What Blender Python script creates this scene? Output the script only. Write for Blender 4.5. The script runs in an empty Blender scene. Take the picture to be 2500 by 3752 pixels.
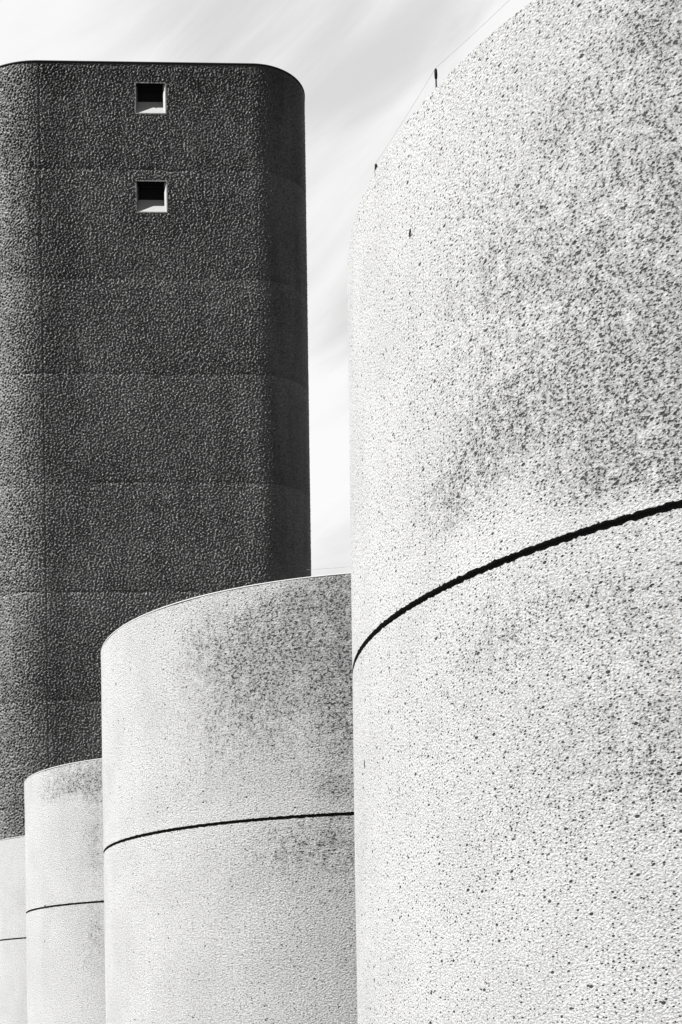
import bpy, math, random
import numpy as np
from mathutils import Matrix, Vector

sc = bpy.context.scene
COL = sc.collection

# ------------------------------------------------------------------ camera
ROLL = -0.01389
EYE = 1.6
cam_data = bpy.data.cameras.new("camera")
cam = bpy.data.objects.new("camera", cam_data)
COL.objects.link(cam)
cam_data.sensor_fit = 'VERTICAL'
cam_data.sensor_height = 36.0
cam_data.lens = 5579.92 / 3752 * 36.0
cam_data.shift_y = (3744.35 - 1876) / 3752
cam_data.clip_start = 0.1
cam_data.clip_end = 6000
cr_, sr_ = math.cos(ROLL), math.sin(ROLL)
cam.matrix_world = Matrix(((cr_, -sr_, 0, 0), (0, 0, -1, 0), (sr_, cr_, 0, EYE), (0, 0, 0, 1)))
sc.camera = cam

# ------------------------------------------------------------------ light
TOWER_E = Vector((0.99899, 0.04492, 0))          # along the tower's front face, to the right
TOWER_N = Vector((-0.04492, 0.99899, 0))         # into the tower
TO_SUN = (TOWER_E * -0.53 + TOWER_N * -0.135 + Vector((0, 0, 0.705))).normalized()
sun_data = bpy.data.lights.new("sun", 'SUN')
sun_data.energy = 5.0
sun_data.angle = math.radians(0.5)
sun_data.color = (1, 0.995, 0.985)
sun = bpy.data.objects.new("sun", sun_data)
COL.objects.link(sun)
sun.rotation_mode = 'QUATERNION'
sun.rotation_quaternion = TO_SUN.to_track_quat('Z', 'Y')
sun.location = (-60, -20, 90)

world = bpy.data.worlds.new("World")
sc.world = world
world.use_nodes = True
wn, wl = world.node_tree.nodes, world.node_tree.links
wn.clear()


def N(nt, t, **kw):
    n = nt.nodes.new(t)
    for k, v in kw.items():
        if k.startswith('i_'):
            n.inputs[k[2:]].default_value = v
        else:
            setattr(n, k, v)
    return n


def math_node(nt, op, a, b=None, c=None, clamp=False):
    n = nt.nodes.new('ShaderNodeMath')
    n.operation = op
    n.use_clamp = clamp
    for k, v in enumerate((a, b, c)):
        if v is None:
            continue
        if isinstance(v, (int, float)):
            n.inputs[k].default_value = v
        else:
            nt.links.new(v, n.inputs[k])
    return n.outputs[0]


def smooth(nt, v, lo, hi, a=0.0, b=1.0):
    n = nt.nodes.new('ShaderNodeMapRange')
    n.interpolation_type = 'SMOOTHSTEP'
    nt.links.new(v, n.inputs[0])
    for k, x in zip((1, 2, 3, 4), (lo, hi, a, b)):
        if isinstance(x, (int, float)):
            n.inputs[k].default_value = x
        else:
            nt.links.new(x, n.inputs[k])
    return n.outputs[0]


SKY_STRENGTH = 0.05
CLOUD = 2.65                                       # radiance of the thin white overcast, sky units
nt = world.node_tree
sky = N(nt, 'ShaderNodeTexSky', sky_type='NISHITA', sun_disc=False)
sky.sun_elevation = math.asin(TO_SUN.z)
sky.sun_rotation = math.atan2(TO_SUN.x, TO_SUN.y)
bw = N(nt, 'ShaderNodeRGBToBW')
nt.links.new(sky.outputs[0], bw.inputs[0])
tc = N(nt, 'ShaderNodeTexCoord')
mp = N(nt, 'ShaderNodeMapping', vector_type='TEXTURE')
mp.inputs['Rotation'].default_value = (0, math.radians(-36), 0)
mp.inputs['Scale'].default_value = (1 / 5.0, 1 / 5.0, 1 / 20.0)
mp.inputs['Location'].default_value = (3.1, 1.7, 0)
nt.links.new(tc.outputs['Generated'], mp.inputs[0])
n1 = N(nt, 'ShaderNodeTexNoise', i_Scale=1.0, i_Detail=6.0, i_Roughness=0.55, i_Distortion=0.6)
nt.links.new(mp.outputs[0], n1.inputs[0])
mp2 = N(nt, 'ShaderNodeMapping', vector_type='TEXTURE')
mp2.inputs['Rotation'].default_value = (0, math.radians(-30), 0)
mp2.inputs['Scale'].default_value = (1 / 3.5, 1 / 3.5, 1 / 8.0)
mp2.inputs['Location'].default_value = (7.7, 2.3, 0)
nt.links.new(tc.outputs['Generated'], mp2.inputs[0])
n2 = N(nt, 'ShaderNodeTexNoise', i_Scale=1.0, i_Detail=3.0, i_Roughness=0.5)
nt.links.new(mp2.outputs[0], n2.inputs[0])
cmix = math_node(nt, 'ADD', math_node(nt, 'MULTIPLY', n1.outputs[0], 0.45), math_node(nt, 'MULTIPLY', n2.outputs[0], 0.55))
cval = smooth(nt, cmix, 0.40, 0.58, CLOUD * 0.74, CLOUD * 1.02)
mx = N(nt, 'ShaderNodeMix', data_type='FLOAT')
mx.inputs[0].default_value = 0.92                  # the overcast veils most of the blue
nt.links.new(bw.outputs[0], mx.inputs[2])
nt.links.new(cval, mx.inputs[3])
bg = N(nt, 'ShaderNodeBackground')
bg.inputs['Strength'].default_value = SKY_STRENGTH
nt.links.new(mx.outputs[0], bg.inputs['Color'])
wo = N(nt, 'ShaderNodeOutputWorld')
nt.links.new(bg.outputs[0], wo.inputs[0])

vs = sc.view_settings
vs.view_transform = 'Standard'
vs.look = 'None'
vs.exposure = 2.85
vs.gamma = 1.0
vs.use_curve_mapping = False

# ------------------------------------------------------------------ helpers
rng = np.random.default_rng(11)
random.seed(5)


def link(name, me, mat=None, parent=None):
    o = bpy.data.objects.new(name, me)
    COL.objects.link(o)
    if mat is not None and len(me.materials) == 0:
        me.materials.append(mat)
    if parent is not None:
        o.parent = parent
    return o


def empty(name, label, cat, loc=(0, 0, 0), group=None):
    o = bpy.data.objects.new(name, None)
    COL.objects.link(o)
    o.location = loc
    o.empty_display_size = 0.3
    o['label'] = label
    o['category'] = cat
    if group:
        o['group'] = group
    return o


def grid_mesh(name, P, wrap=False, uv=None, smooth_shade=True, drop=None, flip=False):
    """P: (rows, cols, 3) grid of points; uv: (rows, cols(+1), 2)."""
    R, Cn = P.shape[:2]
    idx = np.arange(R * Cn).reshape(R, Cn)
    if wrap:
        idx2 = np.concatenate([idx, idx[:, :1]], 1)
    else:
        idx2 = idx
    a, b, c, d = idx2[:-1, :-1], idx2[:-1, 1:], idx2[1:, 1:], idx2[1:, :-1]
    q = np.stack([a, b, c, d] if not flip else [a, d, c, b], -1)
    if uv is not None:
        ua, ub, uc, ud = uv[:-1, :-1], uv[:-1, 1:], uv[1:, 1:], uv[1:, :-1]
        quv = np.stack([ua, ub, uc, ud] if not flip else [ua, ud, uc, ub], 2)
    if drop is not None:
        keep = ~drop
        q = q[keep]
        if uv is not None:
            quv = quv[keep]
    q = q.reshape(-1, 4)
    me = bpy.data.meshes.new(name)
    nv, nf = R * Cn, len(q)
    me.vertices.add(nv)
    me.vertices.foreach_set('co', P.reshape(-1).astype(np.float32))
    me.loops.add(nf * 4)
    me.loops.foreach_set('vertex_index', q.reshape(-1).astype(np.int32))
    me.polygons.add(nf)
    me.polygons.foreach_set('loop_start', np.arange(0, nf * 4, 4, dtype=np.int32))
    me.polygons.foreach_set('loop_total', np.full(nf, 4, dtype=np.int32))
    me.update(calc_edges=True)
    if uv is not None:
        l = me.uv_layers.new(name='UVMap')
        l.data.foreach_set('uv', quv.reshape(-1).astype(np.float32))
    if smooth_shade:
        me.polygons.foreach_set('use_smooth', np.ones(nf, dtype=bool))
    return me


class MB:
    def __init__(self):
        self.v, self.f = [], []

    def quad(self, a, b, c, d):
        n = len(self.v)
        self.v += [tuple(a), tuple(b), tuple(c), tuple(d)]
        self.f.append((n, n + 1, n + 2, n + 3))

    def tri(self, a, b, c):
        n = len(self.v)
        self.v += [tuple(a), tuple(b), tuple(c)]
        self.f.append((n, n + 1, n + 2))

    def box(self, x0, x1, y0, y1, z0, z1, fn=lambda p: p):
        n = len(self.v)
        for z in (z0, z1):
            for (x, y) in ((x0, y0), (x1, y0), (x1, y1), (x0, y1)):
                self.v.append(tuple(fn((x, y, z))))
        for f in ((3, 2, 1, 0), (4, 5, 6, 7), (0, 1, 5, 4), (1, 2, 6, 5), (2, 3, 7, 6), (3, 0, 4, 7)):
            self.f.append(tuple(n + k for k in f))

    def lathe(self, base, axis, prof, seg=14):
        """prof: list of (t along axis, radius)."""
        axis = Vector(axis).normalized()
        u = axis.orthogonal().normalized()
        w = axis.cross(u)
        base = Vector(base)
        n = len(self.v)
        for t, r in prof:
            for k in range(seg):
                a = 2 * math.pi * k / seg
                self.v.append(tuple(base + axis * t + (u * math.cos(a) + w * math.sin(a)) * r))
        for i in range(len(prof) - 1):
            for k in range(seg):
                self.f.append((n + i * seg + k, n + i * seg + (k + 1) % seg, n + (i + 1) * seg + (k + 1) % seg, n + (i + 1) * seg + k))
        self.f.append(tuple(n + k for k in reversed(range(seg))))
        m = n + (len(prof) - 1) * seg
        self.f.append(tuple(m + k for k in range(seg)))

    def tube(self, pts, r, seg=6):
        n0 = len(self.v)
        pts = [Vector(p) for p in pts]
        for i, p in enumerate(pts):
            t = (pts[min(i + 1, len(pts) - 1)] - pts[max(i - 1, 0)]).normalized()
            u = t.cross(Vector((0, 0, 1))).normalized()
            w = u.cross(t)
            for k in range(seg):
                a = 2 * math.pi * k / seg
                self.v.append(tuple(p + (u * math.cos(a) + w * math.sin(a)) * r))
        for i in range(len(pts) - 1):
            for k in range(seg):
                self.f.append((n0 + i * seg + k, n0 + i * seg + (k + 1) % seg, n0 + (i + 1) * seg + (k + 1) % seg, n0 + (i + 1) * seg + k))

    def build(self, name, mat, parent=None, smooth_shade=False):
        me = bpy.data.meshes.new(name)
        me.from_pydata(self.v, [], self.f)
        me.validate()
        me.update()
        if smooth_shade:
            me.polygons.foreach_set('use_smooth', np.ones(len(me.polygons), dtype=bool))
        return link(name, me, mat, parent)


def band_noise(shape, dx, dz, wl, width, seed, aniso=1.0):
    """band passed white noise on a grid with spacings dx, dz metres; unit rms; wraps."""
    g = np.random.default_rng(seed)
    F = np.fft.rfft2(g.standard_normal(shape))
    kz = np.fft.fftfreq(shape[0], dz)[:, None] * aniso
    kx = np.fft.rfftfreq(shape[1], dx)[None, :]
    k = np.hypot(kz, kx)
    k[0, 0] = 1e-9
    w = np.exp(-0.5 * (np.log(k * wl) / width) ** 2) / np.sqrt(k)
    o = np.fft.irfft2(F * w, shape)
    return (o / o.std()).astype(np.float32)


# ------------------------------------------------------------------ materials
def new_mat(name):
    m = bpy.data.materials.new(name)
    m.use_nodes = True
    m.node_tree.nodes.clear()
    return m, m.node_tree


def plain(name, col, rough=0.6, metallic=0.0, noise=0.0, scale=20.0, spec=0.3, bump=0.0):
    m, nt = new_mat(name)
    b = N(nt, 'ShaderNodeBsdfPrincipled')
    b.inputs['Roughness'].default_value = rough
    b.inputs['Metallic'].default_value = metallic
    b.inputs['Specular IOR Level'].default_value = spec
    o = N(nt, 'ShaderNodeOutputMaterial')
    nt.links.new(b.outputs[0], o.inputs[0])
    tc = N(nt, 'ShaderNodeTexCoord')
    n = N(nt, 'ShaderNodeTexNoise', i_Scale=scale, i_Detail=4.0)
    nt.links.new(tc.outputs['Object'], n.inputs[0])
    f = smooth(nt, n.outputs[0], 0.3, 0.7, col * (1 - noise), col * (1 + noise))
    cb = N(nt, 'ShaderNodeCombineColor')
    for k in range(3):
        nt.links.new(f, cb.inputs[k])
    nt.links.new(cb.outputs[0], b.inputs['Base Color'])
    if bump:
        bp = N(nt, 'ShaderNodeBump')
        bp.inputs['Distance'].default_value = bump
        nt.links.new(n.outputs[0], bp.inputs['Height'])
        nt.links.new(bp.outputs[0], b.inputs['Normal'])
    return m


def concrete_mat(name, seed, base=0.117, scale=1.0, relief=1.0, pits=1.0, speck=1.0):
    """exposed-aggregate concrete: pebbly relief, air holes, dark lichen specks that crowd where 'stain' is high."""
    m, nt = new_mat(name)
    L = nt.links.new
    uv = N(nt, 'ShaderNodeUVMap', uv_map='UVMap')
    mp = N(nt, 'ShaderNodeMapping')
    mp.inputs['Location'].default_value = (seed * 37.3, seed * 11.9, 0)
    mp.inputs['Scale'].default_value = (scale, scale, 1)
    L(uv.outputs[0], mp.inputs[0])
    at = N(nt, 'ShaderNodeAttribute', attribute_name='stain')
    st = at.outputs['Fac']

    def noise(scale, detail=2.0, rough=0.5, sx=1.0, sy=1.0, off=0.0, dist=0.0):
        k = N(nt, 'ShaderNodeMapping')
        k.inputs['Scale'].default_value = (sx, sy, 1)
        k.inputs['Location'].default_value = (off, off * .7, 0)
        L(mp.outputs[0], k.inputs[0])
        n = N(nt, 'ShaderNodeTexNoise', noise_dimensions='2D', i_Scale=scale, i_Detail=detail, i_Roughness=rough, i_Distortion=dist)
        L(k.outputs[0], n.inputs[0])
        return n.outputs[0]

    cloud = noise(1.1, 4.0, 0.6, off=3.0)
    streak = noise(1.0, 3.0, 0.6, sx=5.0, sy=0.5, off=5.0)
    patch = noise(4.5, 3.0, 0.6, off=9.0)
    fine = noise(58.0, 4.0, 0.62, sx=0.75, off=1.0)
    grain = noise(60.0, 2.0, 0.6, sx=0.8, off=12.0)
    drip = noise(1.0, 3.0, 0.6, sx=6.0, sy=0.7, off=15.0, dist=0.8)
    st = math_node(nt, 'MULTIPLY', st, smooth(nt, drip, 0.3, 0.7, 0.86, 1.12))
    peb = noise(38.0, 2.0, 0.5, sx=0.7, off=2.0)
    # stain density: mapped marks broken up by noise
    dens = math_node(nt, 'ADD', st, math_node(nt, 'MULTIPLY', math_node(nt, 'SUBTRACT', patch, 0.5), math_node(nt, 'ADD', math_node(nt, 'MULTIPLY', st, 1.1), 0.15)))
    clump = noise(11.0, 2.0, 0.5, off=6.0)
    dens = math_node(nt, 'ADD', dens, math_node(nt, 'MULTIPLY', math_node(nt, 'SUBTRACT', clump, 0.5), math_node(nt, 'MULTIPLY', st, 2.4)))
    dens = math_node(nt, 'ADD', dens, math_node(nt, 'MULTIPLY', math_node(nt, 'SUBTRACT', cloud, 0.5), 0.45), clamp=True)
    thr = smooth(nt, dens, 0.0, 1.0, 0.655, 0.52)
    n_ = nt.nodes[-1]
    n_.interpolation_type = 'LINEAR'
    thr2 = math_node(nt, 'ADD', thr, 0.075)
    mixn = math_node(nt, 'ADD', math_node(nt, 'MULTIPLY', fine, 0.5), math_node(nt, 'MULTIPLY', peb, 0.5))
    spk = smooth(nt, mixn, thr, thr2)
    spk = math_node(nt, 'MULTIPLY', spk, speck, clamp=True)
    mott = smooth(nt, mixn, math_node(nt, 'SUBTRACT', thr, 0.10), math_node(nt, 'ADD', thr, 0.02))

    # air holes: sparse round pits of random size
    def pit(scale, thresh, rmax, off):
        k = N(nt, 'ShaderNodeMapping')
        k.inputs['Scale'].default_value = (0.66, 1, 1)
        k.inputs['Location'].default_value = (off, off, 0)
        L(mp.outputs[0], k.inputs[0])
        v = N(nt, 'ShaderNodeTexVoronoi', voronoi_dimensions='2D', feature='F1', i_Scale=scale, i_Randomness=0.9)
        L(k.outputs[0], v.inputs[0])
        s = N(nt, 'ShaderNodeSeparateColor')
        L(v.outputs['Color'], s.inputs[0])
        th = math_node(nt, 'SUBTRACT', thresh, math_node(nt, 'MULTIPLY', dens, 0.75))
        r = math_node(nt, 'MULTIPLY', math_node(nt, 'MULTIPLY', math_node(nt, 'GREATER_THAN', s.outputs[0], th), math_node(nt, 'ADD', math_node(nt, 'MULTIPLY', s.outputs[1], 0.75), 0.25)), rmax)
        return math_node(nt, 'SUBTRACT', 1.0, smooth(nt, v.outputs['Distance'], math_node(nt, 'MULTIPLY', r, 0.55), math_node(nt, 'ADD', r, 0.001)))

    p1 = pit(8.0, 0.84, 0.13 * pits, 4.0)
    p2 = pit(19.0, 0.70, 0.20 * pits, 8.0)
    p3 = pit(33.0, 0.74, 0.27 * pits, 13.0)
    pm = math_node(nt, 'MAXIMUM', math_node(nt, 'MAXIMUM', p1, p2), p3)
    # colour
    tone = smooth(nt, cloud, 0.3, 0.7, base * 0.93, base * 1.05)
    tone = math_node(nt, 'MULTIPLY', tone, smooth(nt, streak, 0.3, 0.7, 0.985, 1.01))
    tone = math_node(nt, 'MULTIPLY', tone, smooth(nt, grain, 0.30, 0.64, 0.66, 1.12))
    tone = math_node(nt, 'MULTIPLY', tone, smooth(nt, dens, 0.0, 1.0, 1.03, 0.80))
    tone = math_node(nt, 'MULTIPLY', tone, math_node(nt, 'SUBTRACT', 1.0, math_node(nt, 'MULTIPLY', mott, 0.24)))
    dark = math_node(nt, 'MULTIPLY', tone, 0.05)
    mx = N(nt, 'ShaderNodeMix', data_type='FLOAT')
    L(spk, mx.inputs[0])
    L(tone, mx.inputs[2])
    L(dark, mx.inputs[3])
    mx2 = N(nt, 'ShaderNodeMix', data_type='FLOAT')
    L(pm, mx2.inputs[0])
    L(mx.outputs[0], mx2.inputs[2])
    mx2.inputs[3].default_value = 0.006  # shade inside the air holes, painted in as near-black
    cb = N(nt, 'ShaderNodeCombineColor')
    for k in range(3):
        L(mx2.outputs[0], cb.inputs[k])
    # relief
    h = math_node(nt, 'ADD', math_node(nt, 'MULTIPLY', fine, 0.6), math_node(nt, 'MULTIPLY', grain, 0.6))
    h = math_node(nt, 'SUBTRACT', h, math_node(nt, 'MULTIPLY', spk, 0.25))
    h = math_node(nt, 'SUBTRACT', h, math_node(nt, 'MULTIPLY', pm, 0.8))
    bp = N(nt, 'ShaderNodeBump')
    bp.inputs['Strength'].default_value = 1.0
    bp.inputs['Distance'].default_value = 0.011 * relief / scale
    L(h, bp.inputs['Height'])
    b = N(nt, 'ShaderNodeBsdfPrincipled')
    b.inputs['Roughness'].default_value = 0.9
    b.inputs['Specular IOR Level'].default_value = 0.15
    L(cb.outputs[0], b.inputs['Base Color'])
    L(bp.outputs[0], b.inputs['Normal'])
    o = N(nt, 'ShaderNodeOutputMaterial')
    L(b.outputs[0], o.inputs[0])
    return m


def roughcast_mat():
    m, nt = new_mat('dark_roughcast')
    L = nt.links.new
    uv = N(nt, 'ShaderNodeUVMap', uv_map='UVMap')

    def noise(scale, detail, sx, sy, off):
        k = N(nt, 'ShaderNodeMapping')
        k.inputs['Scale'].default_value = (sx, sy, 1)
        k.inputs['Location'].default_value = (off, off, 0)
        L(uv.outputs[0], k.inputs[0])
        n = N(nt, 'ShaderNodeTexNoise', noise_dimensions='2D', i_Scale=scale, i_Detail=detail, i_Roughness=0.6)
        L(k.outputs[0], n.inputs[0])
        return n.outputs[0]
    c1 = noise(0.25, 4, 1, 1, 3.0)
    c2 = noise(0.3, 3, 3.0, 0.35, 9.0)
    c3 = noise(8.0, 2, 1, 1, 1.0)
    at = N(nt, 'ShaderNodeAttribute', attribute_name='soot')
    b0 = 0.045
    t = smooth(nt, c1, 0.3, 0.7, b0 * 0.92, b0 * 1.08)
    t = math_node(nt, 'MULTIPLY', t, smooth(nt, c2, 0.3, 0.7, 0.85, 1.15))
    t = math_node(nt, 'MULTIPLY', t, smooth(nt, c3, 0.3, 0.7, 0.8, 1.2))
    t = math_node(nt, 'MULTIPLY', t, math_node(nt, 'SUBTRACT', 1.0, at.outputs['Fac']))
    cb = N(nt, 'ShaderNodeCombineColor')
    for k in range(3):
        L(t, cb.inputs[k])
    b = N(nt, 'ShaderNodeBsdfPrincipled')
    b.inputs['Roughness'].default_value = 0.6
    b.inputs['Specular IOR Level'].default_value = 0.08
    L(cb.outputs[0], b.inputs['Base Color'])
    o = N(nt, 'ShaderNodeOutputMaterial')
    L(b.outputs[0], o.inputs[0])
    return m


M_SEAL = plain('black_sealant', 0.012, 0.85, noise=0.4, scale=40, spec=0.1)
M_LIP = plain('joint_lip_shade', 0.03, 0.9, noise=0.5, scale=60, spec=0.1)  # rim faces coloured dark to paint the shade inside the joint
M_COPE = plain('coping_concrete', 0.10, 0.8, noise=0.1, scale=30, bump=0.003)
M_ROOF = plain('roof_felt', 0.10, 0.9, noise=0.3, scale=8)
M_GROUND = plain('ground_asphalt', 0.035, 0.9, noise=0.3, scale=3)
M_IRON = plain('black_iron', 0.004, 0.9, noise=0.2, scale=60, spec=0.02)
M_WIRE = plain('weathered_wire', 0.04, 0.7, 0.0, noise=0.1, scale=60)
M_WHITE = plain('white_painted_reveal', 0.085, 0.7, noise=0.05, scale=5)
M_FRAME = plain('grey_window_surround', 0.045, 0.8, noise=0.35, scale=12, bump=0.02)
M_GLASS = plain('dark_window_glass', 0.003, 0.4, noise=0.1, spec=0.02)
M_METAL = plain('dark_window_metal', 0.008, 0.9, noise=0.2, spec=0.04)
M_MARK = plain('dark_wall_mark', 0.005, 0.95, noise=0.5, scale=90, spec=0.02)
M_TOWER = roughcast_mat()

# ------------------------------------------------------------------ setting: ground
g = MB()
g.quad((-3000, -3000, 0), (3000, -3000, 0), (3000, 3000, 0), (-3000, 3000, 0))
ground = g.build('ground', M_GROUND)
ground['kind'] = 'structure'

# ------------------------------------------------------------------ the row of concrete drums
U = 16.0
C0 = np.array([0.40234, 0.91456]) * U
DV = np.array([-0.30076, 1.0]) * U
RAD = 0.39256 * U
ZT = 0.45162 * U + EYE
ZJ = 0.20938 * U + EYE
GAP = 0.055

# weathering marks per drum: (angle deg, z, half width deg, half height m, strength)
STAINS = {
    0: [(-132.5, 8.11, 3.8, 0.28, 0.50), (-139.7, 7.83, 2.2, 0.18, 0.35), (-133.8, 7.48, 3.7, 0.29, 0.35), (-132.1, 6.92, 1.7, 0.34, 0.45), (-139.9, 6.93, 5.8, 0.30, 0.30), (-135.5, 6.39, 5.1, 0.38, 0.40), (-132.2, 5.84, 2.9, 0.45, 0.75), (-137.2, 5.87, 4.4, 0.35, 0.45), (-132.3, 5.19, 3.2, 0.26, 0.80), (-136.0, 5.38, 4.2, 0.26, 0.50), (-139.1, 5.15, 3.9, 0.15, 0.50), (-149.5, 5.80, 5.5, 0.29, 0.30), (-152.3, 5.53, 3.0, 0.27, 0.22), (-144.8, 5.98, 5.1, 0.37, 0.30), (-145.8, 7.45, 6.7, 0.63, 0.15), (-148.3, 6.60, 7.4, 0.64, 0.12), (-144.2, 4.49, 6.3, 0.25, 0.40), (-135.8, 4.35, 4.8, 0.26, 0.45), (-147.3, 4.31, 5.7, 0.29, 0.30), (-132.5, 3.71, 3.5, 0.43, 0.50), (-138.7, 3.52, 7.0, 0.45, 0.40), (-133.8, 3.15, 3.7, 0.29, 0.40), (-151.5, 3.91, 8.5, 0.50, 0.15), (-142.4, 2.96, 7.9, 0.37, 0.20), (-135.5, 2.36, 4.8, 0.29, 0.10), ],
    1: [(-109.8, 8.17, 7.6, 0.42, 0.80), (-115.6, 7.81, 7.4, 0.43, 0.60), (-120.2, 7.30, 8.7, 0.50, 0.40), (-105.8, 7.70, 4.0, 0.84, 0.60), (-104.4, 8.39, 3.3, 0.35, 0.60), (-126.8, 8.06, 7.1, 0.51, 0.30), (-114.3, 6.66, 8.7, 0.57, 0.25), (-103.9, 6.71, 3.3, 0.84, 0.45), (-104.8, 5.24, 3.3, 0.35, 0.50), (-125.3, 6.35, 8.7, 0.58, 0.15), (-135.1, 5.30, 6.5, 0.22, 0.15), (-110.3, 4.57, 6.9, 0.35, 0.50), (-104.9, 4.33, 4.0, 0.56, 0.40), (-116.1, 4.18, 7.4, 0.43, 0.20), (-109.1, 3.43, 6.9, 0.85, 0.15), ],
    2: [(-128.7, 8.24, 9.7, 0.42, 0.50), (-121.9, 8.05, 3.5, 0.47, 0.60), (-139.9, 8.14, 9.0, 0.30, 0.25), (-123.6, 6.64, 3.6, 0.95, 0.45), (-127.6, 5.13, 6.3, 0.24, 0.20), (-123.3, 4.28, 2.9, 0.71, 0.35), (-126.4, 3.46, 6.2, 0.95, 0.20), ],
    3: [],
}


def stain_field(i, ang, z):
    s = np.zeros(np.broadcast(ang, z).shape)
    for a, zz, wa, wz, k in STAINS[i]:
        s = s + k * np.exp(-((ang - a) / wa) ** 2 - ((z - zz) / wz) ** 2)
    s = s - np.where(z > ZJ, 0.8 * np.exp(-((z - ZJ) / 0.24) ** 2), 0)
    s = s + (0.26, 0.13, 0.10, 0.0)[i] * np.clip((ang + (168, 150, 150, 150)[i]) / 32, 0, 1) * (0.35 + 0.65 / (1 + np.exp(-(z - 3.2) / 0.4)))
    if i == 2:
        s = s + 0.28 / (1 + np.exp(-(z - 7.93) / 0.03)) * np.clip((ang + 152) / 12, 0, 1)
    if i == 0:
        s = np.where(z < ZJ, s * 0.6 + 0.05, s * 1.3 + 0.02)
    elif i == 1:
        s = np.where(z < ZJ, s * 0.9, s * 1.55)
    return np.clip(s, -0.25, 1.0)


def ring(name, r_out, r_in, z0, z1, mat, parent, seg=240):
    a = np.linspace(0, 2 * np.pi, seg, endpoint=False)
    prof = [(r_in, z0), (r_out, z0), (r_out, z1), (r_in, z1), (r_in, z0)]
    P = np.zeros((5, seg, 3))
    for k, (r, z) in enumerate(prof):
        P[k, :, 0] = r * np.cos(a)
        P[k, :, 1] = r * np.sin(a)
        P[k, :, 2] = z
    me = grid_mesh(name, P, wrap=True, smooth_shade=False)
    return link(name, me, mat, parent)


def course(name, i, z0, z1, rag0, rag1, mat, parent, ncol, seed):
    """one cast course of the drum wall: outer face, rims that go 16 cm in; rag = ragged rim at bottom/top."""
    nrow = max(8, int((z1 - z0) / 0.12))
    zs = np.linspace(z0, z1, nrow)
    a = np.linspace(-2 * np.pi, 0, ncol, endpoint=False)
    rr = np.random.default_rng(seed)
    P = np.zeros((nrow + 2, ncol, 3))
    dx = 2 * np.pi * RAD / ncol

    def rag(amp, s):
        if amp == 0:
            return np.zeros(ncol)
        w = band_noise((4, ncol), dx, 1.0, 0.16, 0.7, s)[0] * 0.6 + band_noise((4, ncol), dx, 1.0, 0.05, 0.5, s + 1)[0] * 0.4
        w = w / w.std()
        return amp * w + amp * 1.2 * np.maximum(w - 1.6, 0)
    r0, r1 = rag(rag0, seed + 3), rag(rag1, seed + 7)
    warp = band_noise((64, ncol), dx, 0.12, 2.5, 0.5, seed + 9) * 0.002
    for k in range(nrow):
        t = k / (nrow - 1)
        z = np.full(ncol, zs[k])
        if k == 0:
            z = z + r0
        if k == nrow - 1:
            z = z + r1
        r = RAD + warp[k % 64]
        P[k + 1, :, 0] = r * np.cos(a)
        P[k + 1, :, 1] = r * np.sin(a)
        P[k + 1, :, 2] = z
    P = np.concatenate([P[:1], P[1:2], P[1:-1], P[-2:-1], P[-1:]], 0)   # rims get their own vertices: sharp edges
    for k, src in ((0, 1), (-1, -2)):
        P[k, :, 0] = (RAD - 0.16) * np.cos(a)
        P[k, :, 1] = (RAD - 0.16) * np.sin(a)
        P[k, :, 2] = P[src, :, 2]
    aw = np.linspace(-2 * np.pi, 0, ncol + 1)
    uv = np.zeros((nrow + 4, ncol + 1, 2))
    uv[:, :, 0] = aw[None] * RAD
    zz = np.concatenate([[zs[0] - .16, zs[0]], zs, [zs[-1], zs[-1] + .16]])
    uv[:, :, 1] = zz[:, None]
    drop = np.zeros((nrow + 3, ncol), bool)
    drop[1] = drop[-2] = True
    me = grid_mesh(name, P, wrap=True, uv=uv, drop=drop)
    me.materials.append(mat)
    me.materials.append(M_LIP)
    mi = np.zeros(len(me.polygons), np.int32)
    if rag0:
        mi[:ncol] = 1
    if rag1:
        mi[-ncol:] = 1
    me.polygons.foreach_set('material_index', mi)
    att = me.attributes.new('stain', 'FLOAT', 'POINT')
    ad = np.degrees(a)
    ad = np.where(ad < -360, ad + 360, ad)
    s = stain_field(i, ad[None, :], zz[:, None])
    att.data.foreach_set('value', s.reshape(-1).astype(np.float32))
    return link(name, me, mat, parent)


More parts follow.
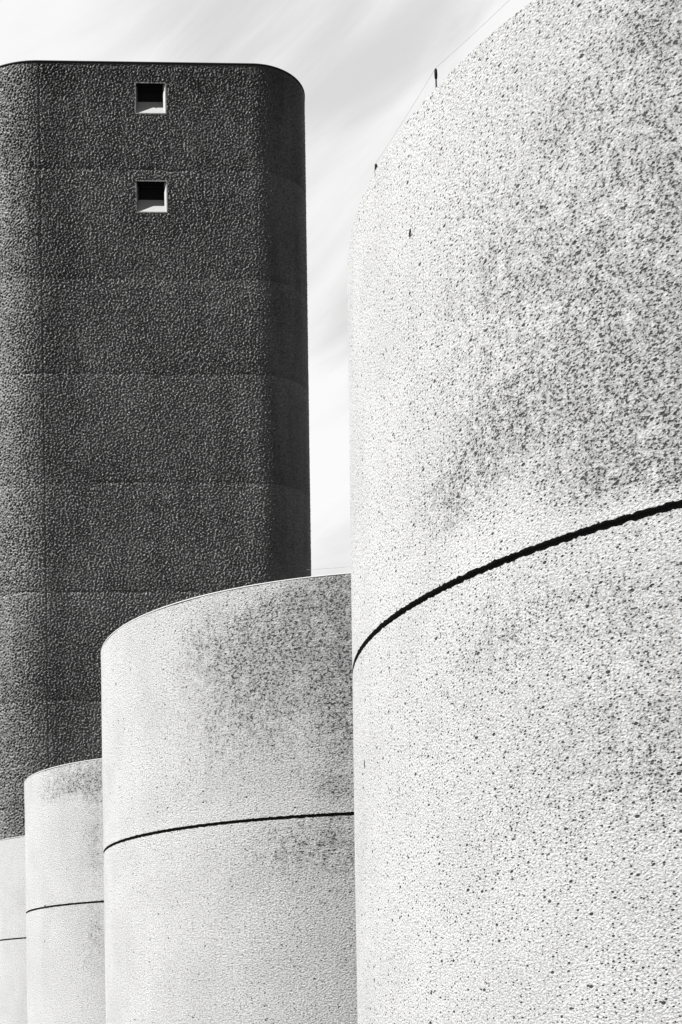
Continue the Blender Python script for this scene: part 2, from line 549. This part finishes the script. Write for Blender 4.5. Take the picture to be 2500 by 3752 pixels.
DRUM_LABELS = [
    "nearest and tallest-looking round concrete drum at right, pitted pale wall with wide black joint",
    "round pale concrete drum partly behind the largest drum, dark speckled stain under its rim",
    "small-looking round concrete drum between the speckled drum and the drum at the left edge",
    "farthest concrete drum, a plain pale sliver cut by the left edge of the photo",
]
drums = []
for i in range(4):
    c = C0 + i * DV
    root = empty('concrete_drum', DRUM_LABELS[i], 'concrete drum', (c[0], c[1], 0), 'row of round concrete drums')
    drums.append(root)
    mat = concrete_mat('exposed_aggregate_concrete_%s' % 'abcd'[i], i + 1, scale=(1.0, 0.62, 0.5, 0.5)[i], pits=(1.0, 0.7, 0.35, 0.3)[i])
    ncol = (2400, 1300, 900, 700)[i]
    ch = (0.0, 0.024, 0.03, 0.03)[i]
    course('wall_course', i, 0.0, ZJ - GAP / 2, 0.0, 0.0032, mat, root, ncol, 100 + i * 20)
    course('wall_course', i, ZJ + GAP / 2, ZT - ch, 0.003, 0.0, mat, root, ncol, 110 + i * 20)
    ring('joint_seal', RAD - 0.055, RAD - 0.15, ZJ - 0.09, ZJ + 0.09, M_SEAL, root)
    ring('coping', RAD + (-0.02, 0.002, 0.002, 0.002)[i], RAD - 0.35, ZT - (0.03, 0.024, 0.03, 0.03)[i], ZT - (0.002, 0, 0, 0)[i], M_COPE, root, 480)
    d = MB()
    seg = 120
    d.v = [((RAD - .2) * math.cos(2 * math.pi * k / seg), (RAD - .2) * math.sin(2 * math.pi * k / seg), ZT - 0.10) for k in range(seg)]
    d.f = [tuple(range(seg))]
    d.build('roof', M_ROOF, root)

# ------------------------------------------------------------------ the dark tower
TH = 49.254 + EYE
O2 = np.array([0.0, 78.36778])
E2 = np.array([TOWER_E.x, TOWER_E.y])
N2 = np.array([TOWER_N.x, TOWER_N.y])
S_R0, R_R = -3.893, 2.75            # where the right corner starts, its radius
S_L0, R_L = -14.761, 4.45
DEPTH = 24.0


def tower_outline():
    """dense outline in local (s, d): list of points, normals, arc length; starts at the rear left and runs across the front."""
    pts, nor, dens = [], [], []

    def line(p, q, n, step):
        L_ = math.dist(p, q)
        k = max(1, int(round(L_ / step)))
        for j in range(k):
            t = j / k
            pts.append((p[0] + (q[0] - p[0]) * t, p[1] + (q[1] - p[1]) * t))
            nor.append(n)

    def arc(cx, cy, r, a0, a1, step):
        k = max(2, int(round(abs(a1 - a0) * r / step)))
        for j in range(k):
            a = a0 + (a1 - a0) * j / k
            pts.append((cx + r * math.cos(a), cy + r * math.sin(a)))
            nor.append((math.cos(a), math.sin(a)))
    F, Cc = FINE, 0.35
    xl, xr = S_L0 - R_L, S_R0 + R_R
    pi = math.pi
    rb = 2.75
    line((xl, DEPTH - rb), (xl, R_L + 1.0), (-1, 0), Cc)
    line((xl, R_L + 1.0), (xl, R_L), (-1, 0), F)
    arc(S_L0, R_L, R_L, pi, 1.5 * pi, F)
    line((S_L0, 0), (S_R0, 0), (0, -1), F)
    arc(S_R0, R_R, R_R, 1.5 * pi, 2 * pi, F)
    line((xr, R_R), (xr, R_R + 1.0), (1, 0), F)
    line((xr, R_R + 1.0), (xr, DEPTH - rb), (1, 0), Cc)
    arc(xr - rb, DEPTH - rb, rb, 0, pi / 2, Cc)
    line((xr - rb, DEPTH), (xl + rb, DEPTH), (0, 1), Cc)
    arc(xl + rb, DEPTH - rb, rb, pi / 2, pi, Cc)
    return np.array(pts), np.array(nor)


FINE = 0.041
WINDOWS = [(-9.853, -8.352, 46.65 + EYE, 48.17 + EYE, 'upper'), (-9.885, -8.357, 41.595 + EYE, 43.146 + EYE, 'lower')]
JOINTS = [43.75, 38.2, 33.3, 27.75, 22.15, 16.6, 11.1]

tower = empty('rough_tower', 'tall dark rough-rendered tower with rounded corners and two small square windows near its top', 'tower',
              (E2[0] * -9.3 + O2[0], E2[1] * -9.3 + O2[1], 0))
tower_inv = np.array([tower.location.x, tower.location.y])


def tw(s, d, z):
    p = O2 + E2 * s + N2 * d - tower_inv
    return (p[0], p[1], z)


pts, nor = tower_outline()
ncol = len(pts)
nxt = np.roll(pts, -1, 0)
seg_l = np.hypot(*(nxt - pts).T)
arc_s = np.concatenate([[0], np.cumsum(seg_l)])
zlow = 8.0
zf = np.concatenate([np.arange(0, zlow, 0.4), np.arange(zlow, TH - 0.02, FINE), [TH]])
# let grid lines fall on the window edges
col_x = pts[:, 0].copy()
front = (pts[:, 1] == 0)
XL, XR = WINDOWS[0][0] - 0.06, WINDOWS[0][1] + 0.06
for xe in (XL, XR):
    k = np.argmin(np.where(front, abs(pts[:, 0] - xe), 99))
    pts[k, 0] = xe
wrows = []
for w in WINDOWS:
    for ze in (w[2] - 0.06, w[3] + 0.06):
        k = np.argmin(abs(zf - ze))
        zf[k] = ze
nrow = len(zf)
h = band_noise((nrow, ncol), FINE, FINE, 0.142, 0.48, 21, 0.68) * 0.95 + band_noise((nrow, ncol), FINE, FINE, 0.34, 0.5, 22, 0.7) * 0.2
broad = band_noise((nrow, ncol), FINE, FINE, 6.0, 0.5, 23)
amp = 0.031 * (1 + 0.10 * np.clip(broad, -2, 2))
h = h * amp
h = np.where(h > 0.06, 0.06 + (h - 0.06) * 0.5, h)
soot = np.zeros((nrow, ncol), np.float32)
zz = zf[:, None]
wig = band_noise((nrow, ncol), FINE, FINE, 3.0, 0.5, 24)
for zj in JOINTS:
    z0 = zj + EYE
    h = h - 0.022 * np.exp(-((zz - z0 - 0.03 * wig) / 0.05) ** 2) * np.clip(0.2 + 0.8 * np.roll(wig, int(zj * 40), 1), 0, 1.3)
    above = np.clip((zz - z0) / 0.9, 0, 9)
    soot += np.where(zz > z0 - 0.03, 0.24 * np.exp(-above) * (0.7 + 0.3 * wig), 0)
    below = np.clip((z0 - zz) / 1.0, 0, 9)
    soot -= np.where(zz < z0 - 0.03, 0.18 * np.exp(-below), 0)
soot += 0.35 * np.exp(-((TH - zz) / 1.6) ** 2) + 0.22 / (1 + np.exp(-(zz - 38) / 3.0)) - 0.10 / (1 + np.exp((zz - 26) / 4.0))
xs = pts[:, 0][None, :]
soot += np.where(front[None, :], 0.25 * np.exp(-((xs - S_L0 - 0.5) / 1.0) ** 2), 0)
# vertical casting seam at the start of the left corner
h = h - np.where(front[None, :], 0.03 * np.exp(-((xs - S_L0) / 0.05) ** 2), 0)
inwin = np.zeros((nrow - 1, ncol), bool)
zc = (zf[:-1] + zf[1:]) / 2
xc = (pts[:, 0] + np.roll(pts, -1, 0)[:, 0]) / 2
for w in WINDOWS:
    rowm = (zc > w[2] - 0.06) & (zc < w[3] + 0.06)
    colm = front & (xc > XL) & (xc < XR)
    inwin |= rowm[:, None] & colm[None, :]
    rv = (zf > w[2] - 0.061) & (zf < w[3] + 0.061)
    cv_ = front & (pts[:, 0] > XL - 0.001) & (pts[:, 0] < XR + 0.001)
    h = np.where(rv[:, None] & cv_[None, :], 0.0, h)
h = h * np.clip((TH - zz) / 0.35, 0.15, 1)
corner_a = np.degrees(np.arctan2(nor[:, 0], -nor[:, 1]))          # 0 front, 90 right side
h = h * np.where(corner_a > 0, 1 - 0.6 * np.clip((corner_a - 20) / 50, 0, 1), 1)[None, :]
Pw = np.zeros((nrow, ncol, 3))
S = pts[:, 0][None] + nor[:, 0][None] * h
D = pts[:, 1][None] + nor[:, 1][None] * h
Pw[:, :, 0] = O2[0] + E2[0] * S + N2[0] * D - tower_inv[0]
Pw[:, :, 1] = O2[1] + E2[1] * S + N2[1] * D - tower_inv[1]
Pw[:, :, 2] = zz
uv = np.zeros((nrow, ncol + 1, 2))
uv[:, :, 0] = arc_s[None]
uv[:, :, 1] = zz
me = grid_mesh('tower_wall', Pw, wrap=True, uv=uv, drop=inwin)
at = me.attributes.new('soot', 'FLOAT', 'POINT')
at.data.foreach_set('value', np.clip(soot, -0.3, 0.8).reshape(-1).astype(np.float32))
link('wall', me, M_TOWER, tower)
rf = MB()
rf.v = [tw(p[0], p[1], TH - 0.02) for p in pts[::8]]
rf.f = [tuple(range(len(rf.v)))]
rf.build('roof', M_ROOF, tower)

tc_ = np.zeros((5, ncol, 3))
for k, (off, z) in enumerate(((-0.30, TH - 0.055), (0.03, TH - 0.055), (0.03, TH + 0.012), (-0.30, TH + 0.012), (-0.30, TH - 0.055))):
    S_ = pts[:, 0] + nor[:, 0] * off
    D_ = pts[:, 1] + nor[:, 1] * off
    tc_[k, :, 0] = O2[0] + E2[0] * S_ + N2[0] * D_ - tower_inv[0]
    tc_[k, :, 1] = O2[1] + E2[1] * S_ + N2[1] * D_ - tower_inv[1]
    tc_[k, :, 2] = z
link('coping', grid_mesh('tower_coping', tc_, wrap=True, smooth_shade=False), M_METAL, tower)

for (x0, x1, z0, z1, which) in WINDOWS:
    w = x1 - x0
    hgt = z1 - z0
    dep = 0.27 * w
    X = lambda u: x0 + u * w
    Z = lambda v: z0 + v * hgt
    win = MB()
    T = lambda p: tw(*p)
    f0, fo = -0.022, 0.062
    for (a0, a1, b0, b1) in ((x0 - fo, x1 + fo, z1, z1 + fo), (x0 - fo, x1 + fo, z0 - fo, z0), (x0 - fo, x0, z0, z1), (x1, x1 + fo, z0, z1)):
        win.box(a0, a1, f0, 0.10, b0, b1, T)
    window = win.build('window', M_FRAME, tower)
    rv = MB()
    # splayed right edge, then straight jamb; left jamb; sloping sill; head
    rt = 0.925
    hs = 0.556
    ys = 0.05 * w
    def q(*P):
        rv.quad(*[tw(X(u), y, Z(v)) for u, y, v in P])
    q((1, 0, 1), (1, 0, 0), (rt, ys, 0), (rt, ys, 1))
    q((rt, ys, 1), (rt, ys, 0), (rt, dep, 0), (rt, dep, 1))
    rv.build('reveal', M_WHITE, window)
    rv = MB()
    q((0, 0, 0), (0, 0, 1), (0.04, dep, 1), (0.04, dep, 0))
    rv.build('reveal', M_WHITE, window)

    hd = MB()
    hd.quad(*[tw(X(u), y, Z(v)) for u, y, v in ((0, 0, 1), (1, 0, 1), (1, dep, 1), (0, dep, 1))])
    hd.build('head', M_METAL, window)
    sl = MB()
    sl.quad(*[tw(X(u), y, Z(v)) for u, y, v in ((0, 0, 0), (1, 0, 0), (1, dep, hs), (0, dep, hs))])
    sl.build('sill', M_WHITE, window)
    pn = MB()
    pn.quad(*[tw(X(u), dep - 0.02, Z(v)) for u, v in ((0.02, hs - .05), (0.95, hs - .05), (0.95, 1), (0.02, 1))])
    pn.build('pane', M_GLASS, window)
    bar = MB()
    bar.box(X(0.03), X(0.93), dep - 0.07, dep - 0.02, Z(0.93), Z(0.97), T)
    bar.build('frame', M_METAL, window)

# ------------------------------------------------------------------ lightning conductors on the drum roofs
def conductor(i, label, hgt, setback, phase, n, step=13.0, anchor=False):
    c = C0 + i * DV
    root = empty('lightning_conductor', label, 'lightning wire', (c[0], c[1], ZT), 'lightning wires along the drum rims')
    tips = []
    for k in range(n):
        a = math.radians(phase + step * k)
        r = RAD - setback
        b = Vector((r * math.cos(a), r * math.sin(a), -0.02))
        lean = Vector((-0.02, 0.0, 1.0)).normalized()
        tip = Vector((r * math.cos(a), r * math.sin(a), hgt))
        if k == 0 and anchor:
            tips.append(tip)
            continue
        b = tip - lean * (hgt + 0.02)
        rod = MB()
        rod.lathe(b, lean, [(0, 0.012), (0.015, 0.012), (0.02, 0.0075), (hgt * 0.80, 0.0062)], 10)
        rod_o = rod.build('post', M_IRON, root, True)
        ins = MB()
        ins.lathe(b + lean * hgt * 0.76, lean, [(0, 0.006), (0.015, 0.0115), (0.045, 0.013), (0.075, 0.0115), (0.085, 0.007), (0.088, 0.001)], 10)
        ins.build('clamp', M_IRON, rod_o, True)
        tips.append(tip)
    wpts = [tips[0] * 0.82 - Vector((0, 0, hgt * 0.82 + 0.09))] if anchor else []
    for k in range(n - 1):
        for j in range(8):
            t = j / 8
            p = tips[k].lerp(tips[k + 1], t)
            p.z -= 0.012 * 4 * t * (1 - t)
            wpts.append(p)
    wpts.append(tips[-1])
    wm = MB()
    wm.tube(wpts, 0.0009 if i == 0 else 0.0016)
    wm.build('wire', M_WIRE, root, True)


conductor(0, 'thin wire on short black posts along the rim of the largest drum', 0.30, 0.120, -168.03 - 26, 10)
conductor(1, 'faint wire above the rim of the second drum, beside the gap of sky', 0.25, 0.42, -110.9, 6, anchor=True)

# ------------------------------------------------------------------ small marks on the drum walls
def spot(i, ang, z, wid, hgt, tilt, name='dark_mark', mat=M_MARK, proud=0.004):
    """a thin irregular near-black lens raised from the wall."""
    a = math.radians(ang)
    n = Vector((math.cos(a), math.sin(a), 0))
    t = Vector((-math.sin(a), math.cos(a), 0))
    ct, st_ = math.cos(tilt), math.sin(tilt)
    m = MB()
    rr = random.Random(i * 31 + int(z * 100))
    K = 12
    rings = []
    for f, h in ((1.0, -0.004), (0.7, proud * .7), (0.35, proud)):
        ringp = []
        for k in range(K):
            b = 2 * math.pi * k / K
            j = 1 + 0.18 * (rr.random() - 0.5)
            u = math.cos(b) * wid / 2 * f * j
            v = math.sin(b) * hgt / 2 * f * j
            u *= 1 - 0.55 * abs(v / (hgt / 2))
            p = n * (RAD + h) + t * (u * ct - v * st_) + Vector((0, 0, z + u * st_ + v * ct))
            ringp.append(p)
        rings.append(ringp)
    for r in rings:
        m.v += [tuple(p) for p in r]
    for q_ in range(2):
        for k in range(K):
            m.f.append((q_ * K + k, q_ * K + (k + 1) % K, (q_ + 1) * K + (k + 1) % K, (q_ + 1) * K + k))
    m.f.append(tuple(2 * K + k for k in range(K)))
    m.build(name, mat, drums[i])


spot(0, -157.31, 7.918, 0.07, 0.105, -0.12)
spot(0, -170.54, 3.90, 0.03, 0.11, 0.15)
spot(1, -154.37, 7.85, 0.03, 0.085, -0.1)
spot(2, -145.19, 3.997, 0.05, 0.10, -0.25)
spot(2, -144.63, 4.975, 0.14, 0.10, -0.5, 'sealant_lump', M_SEAL, 0.02)
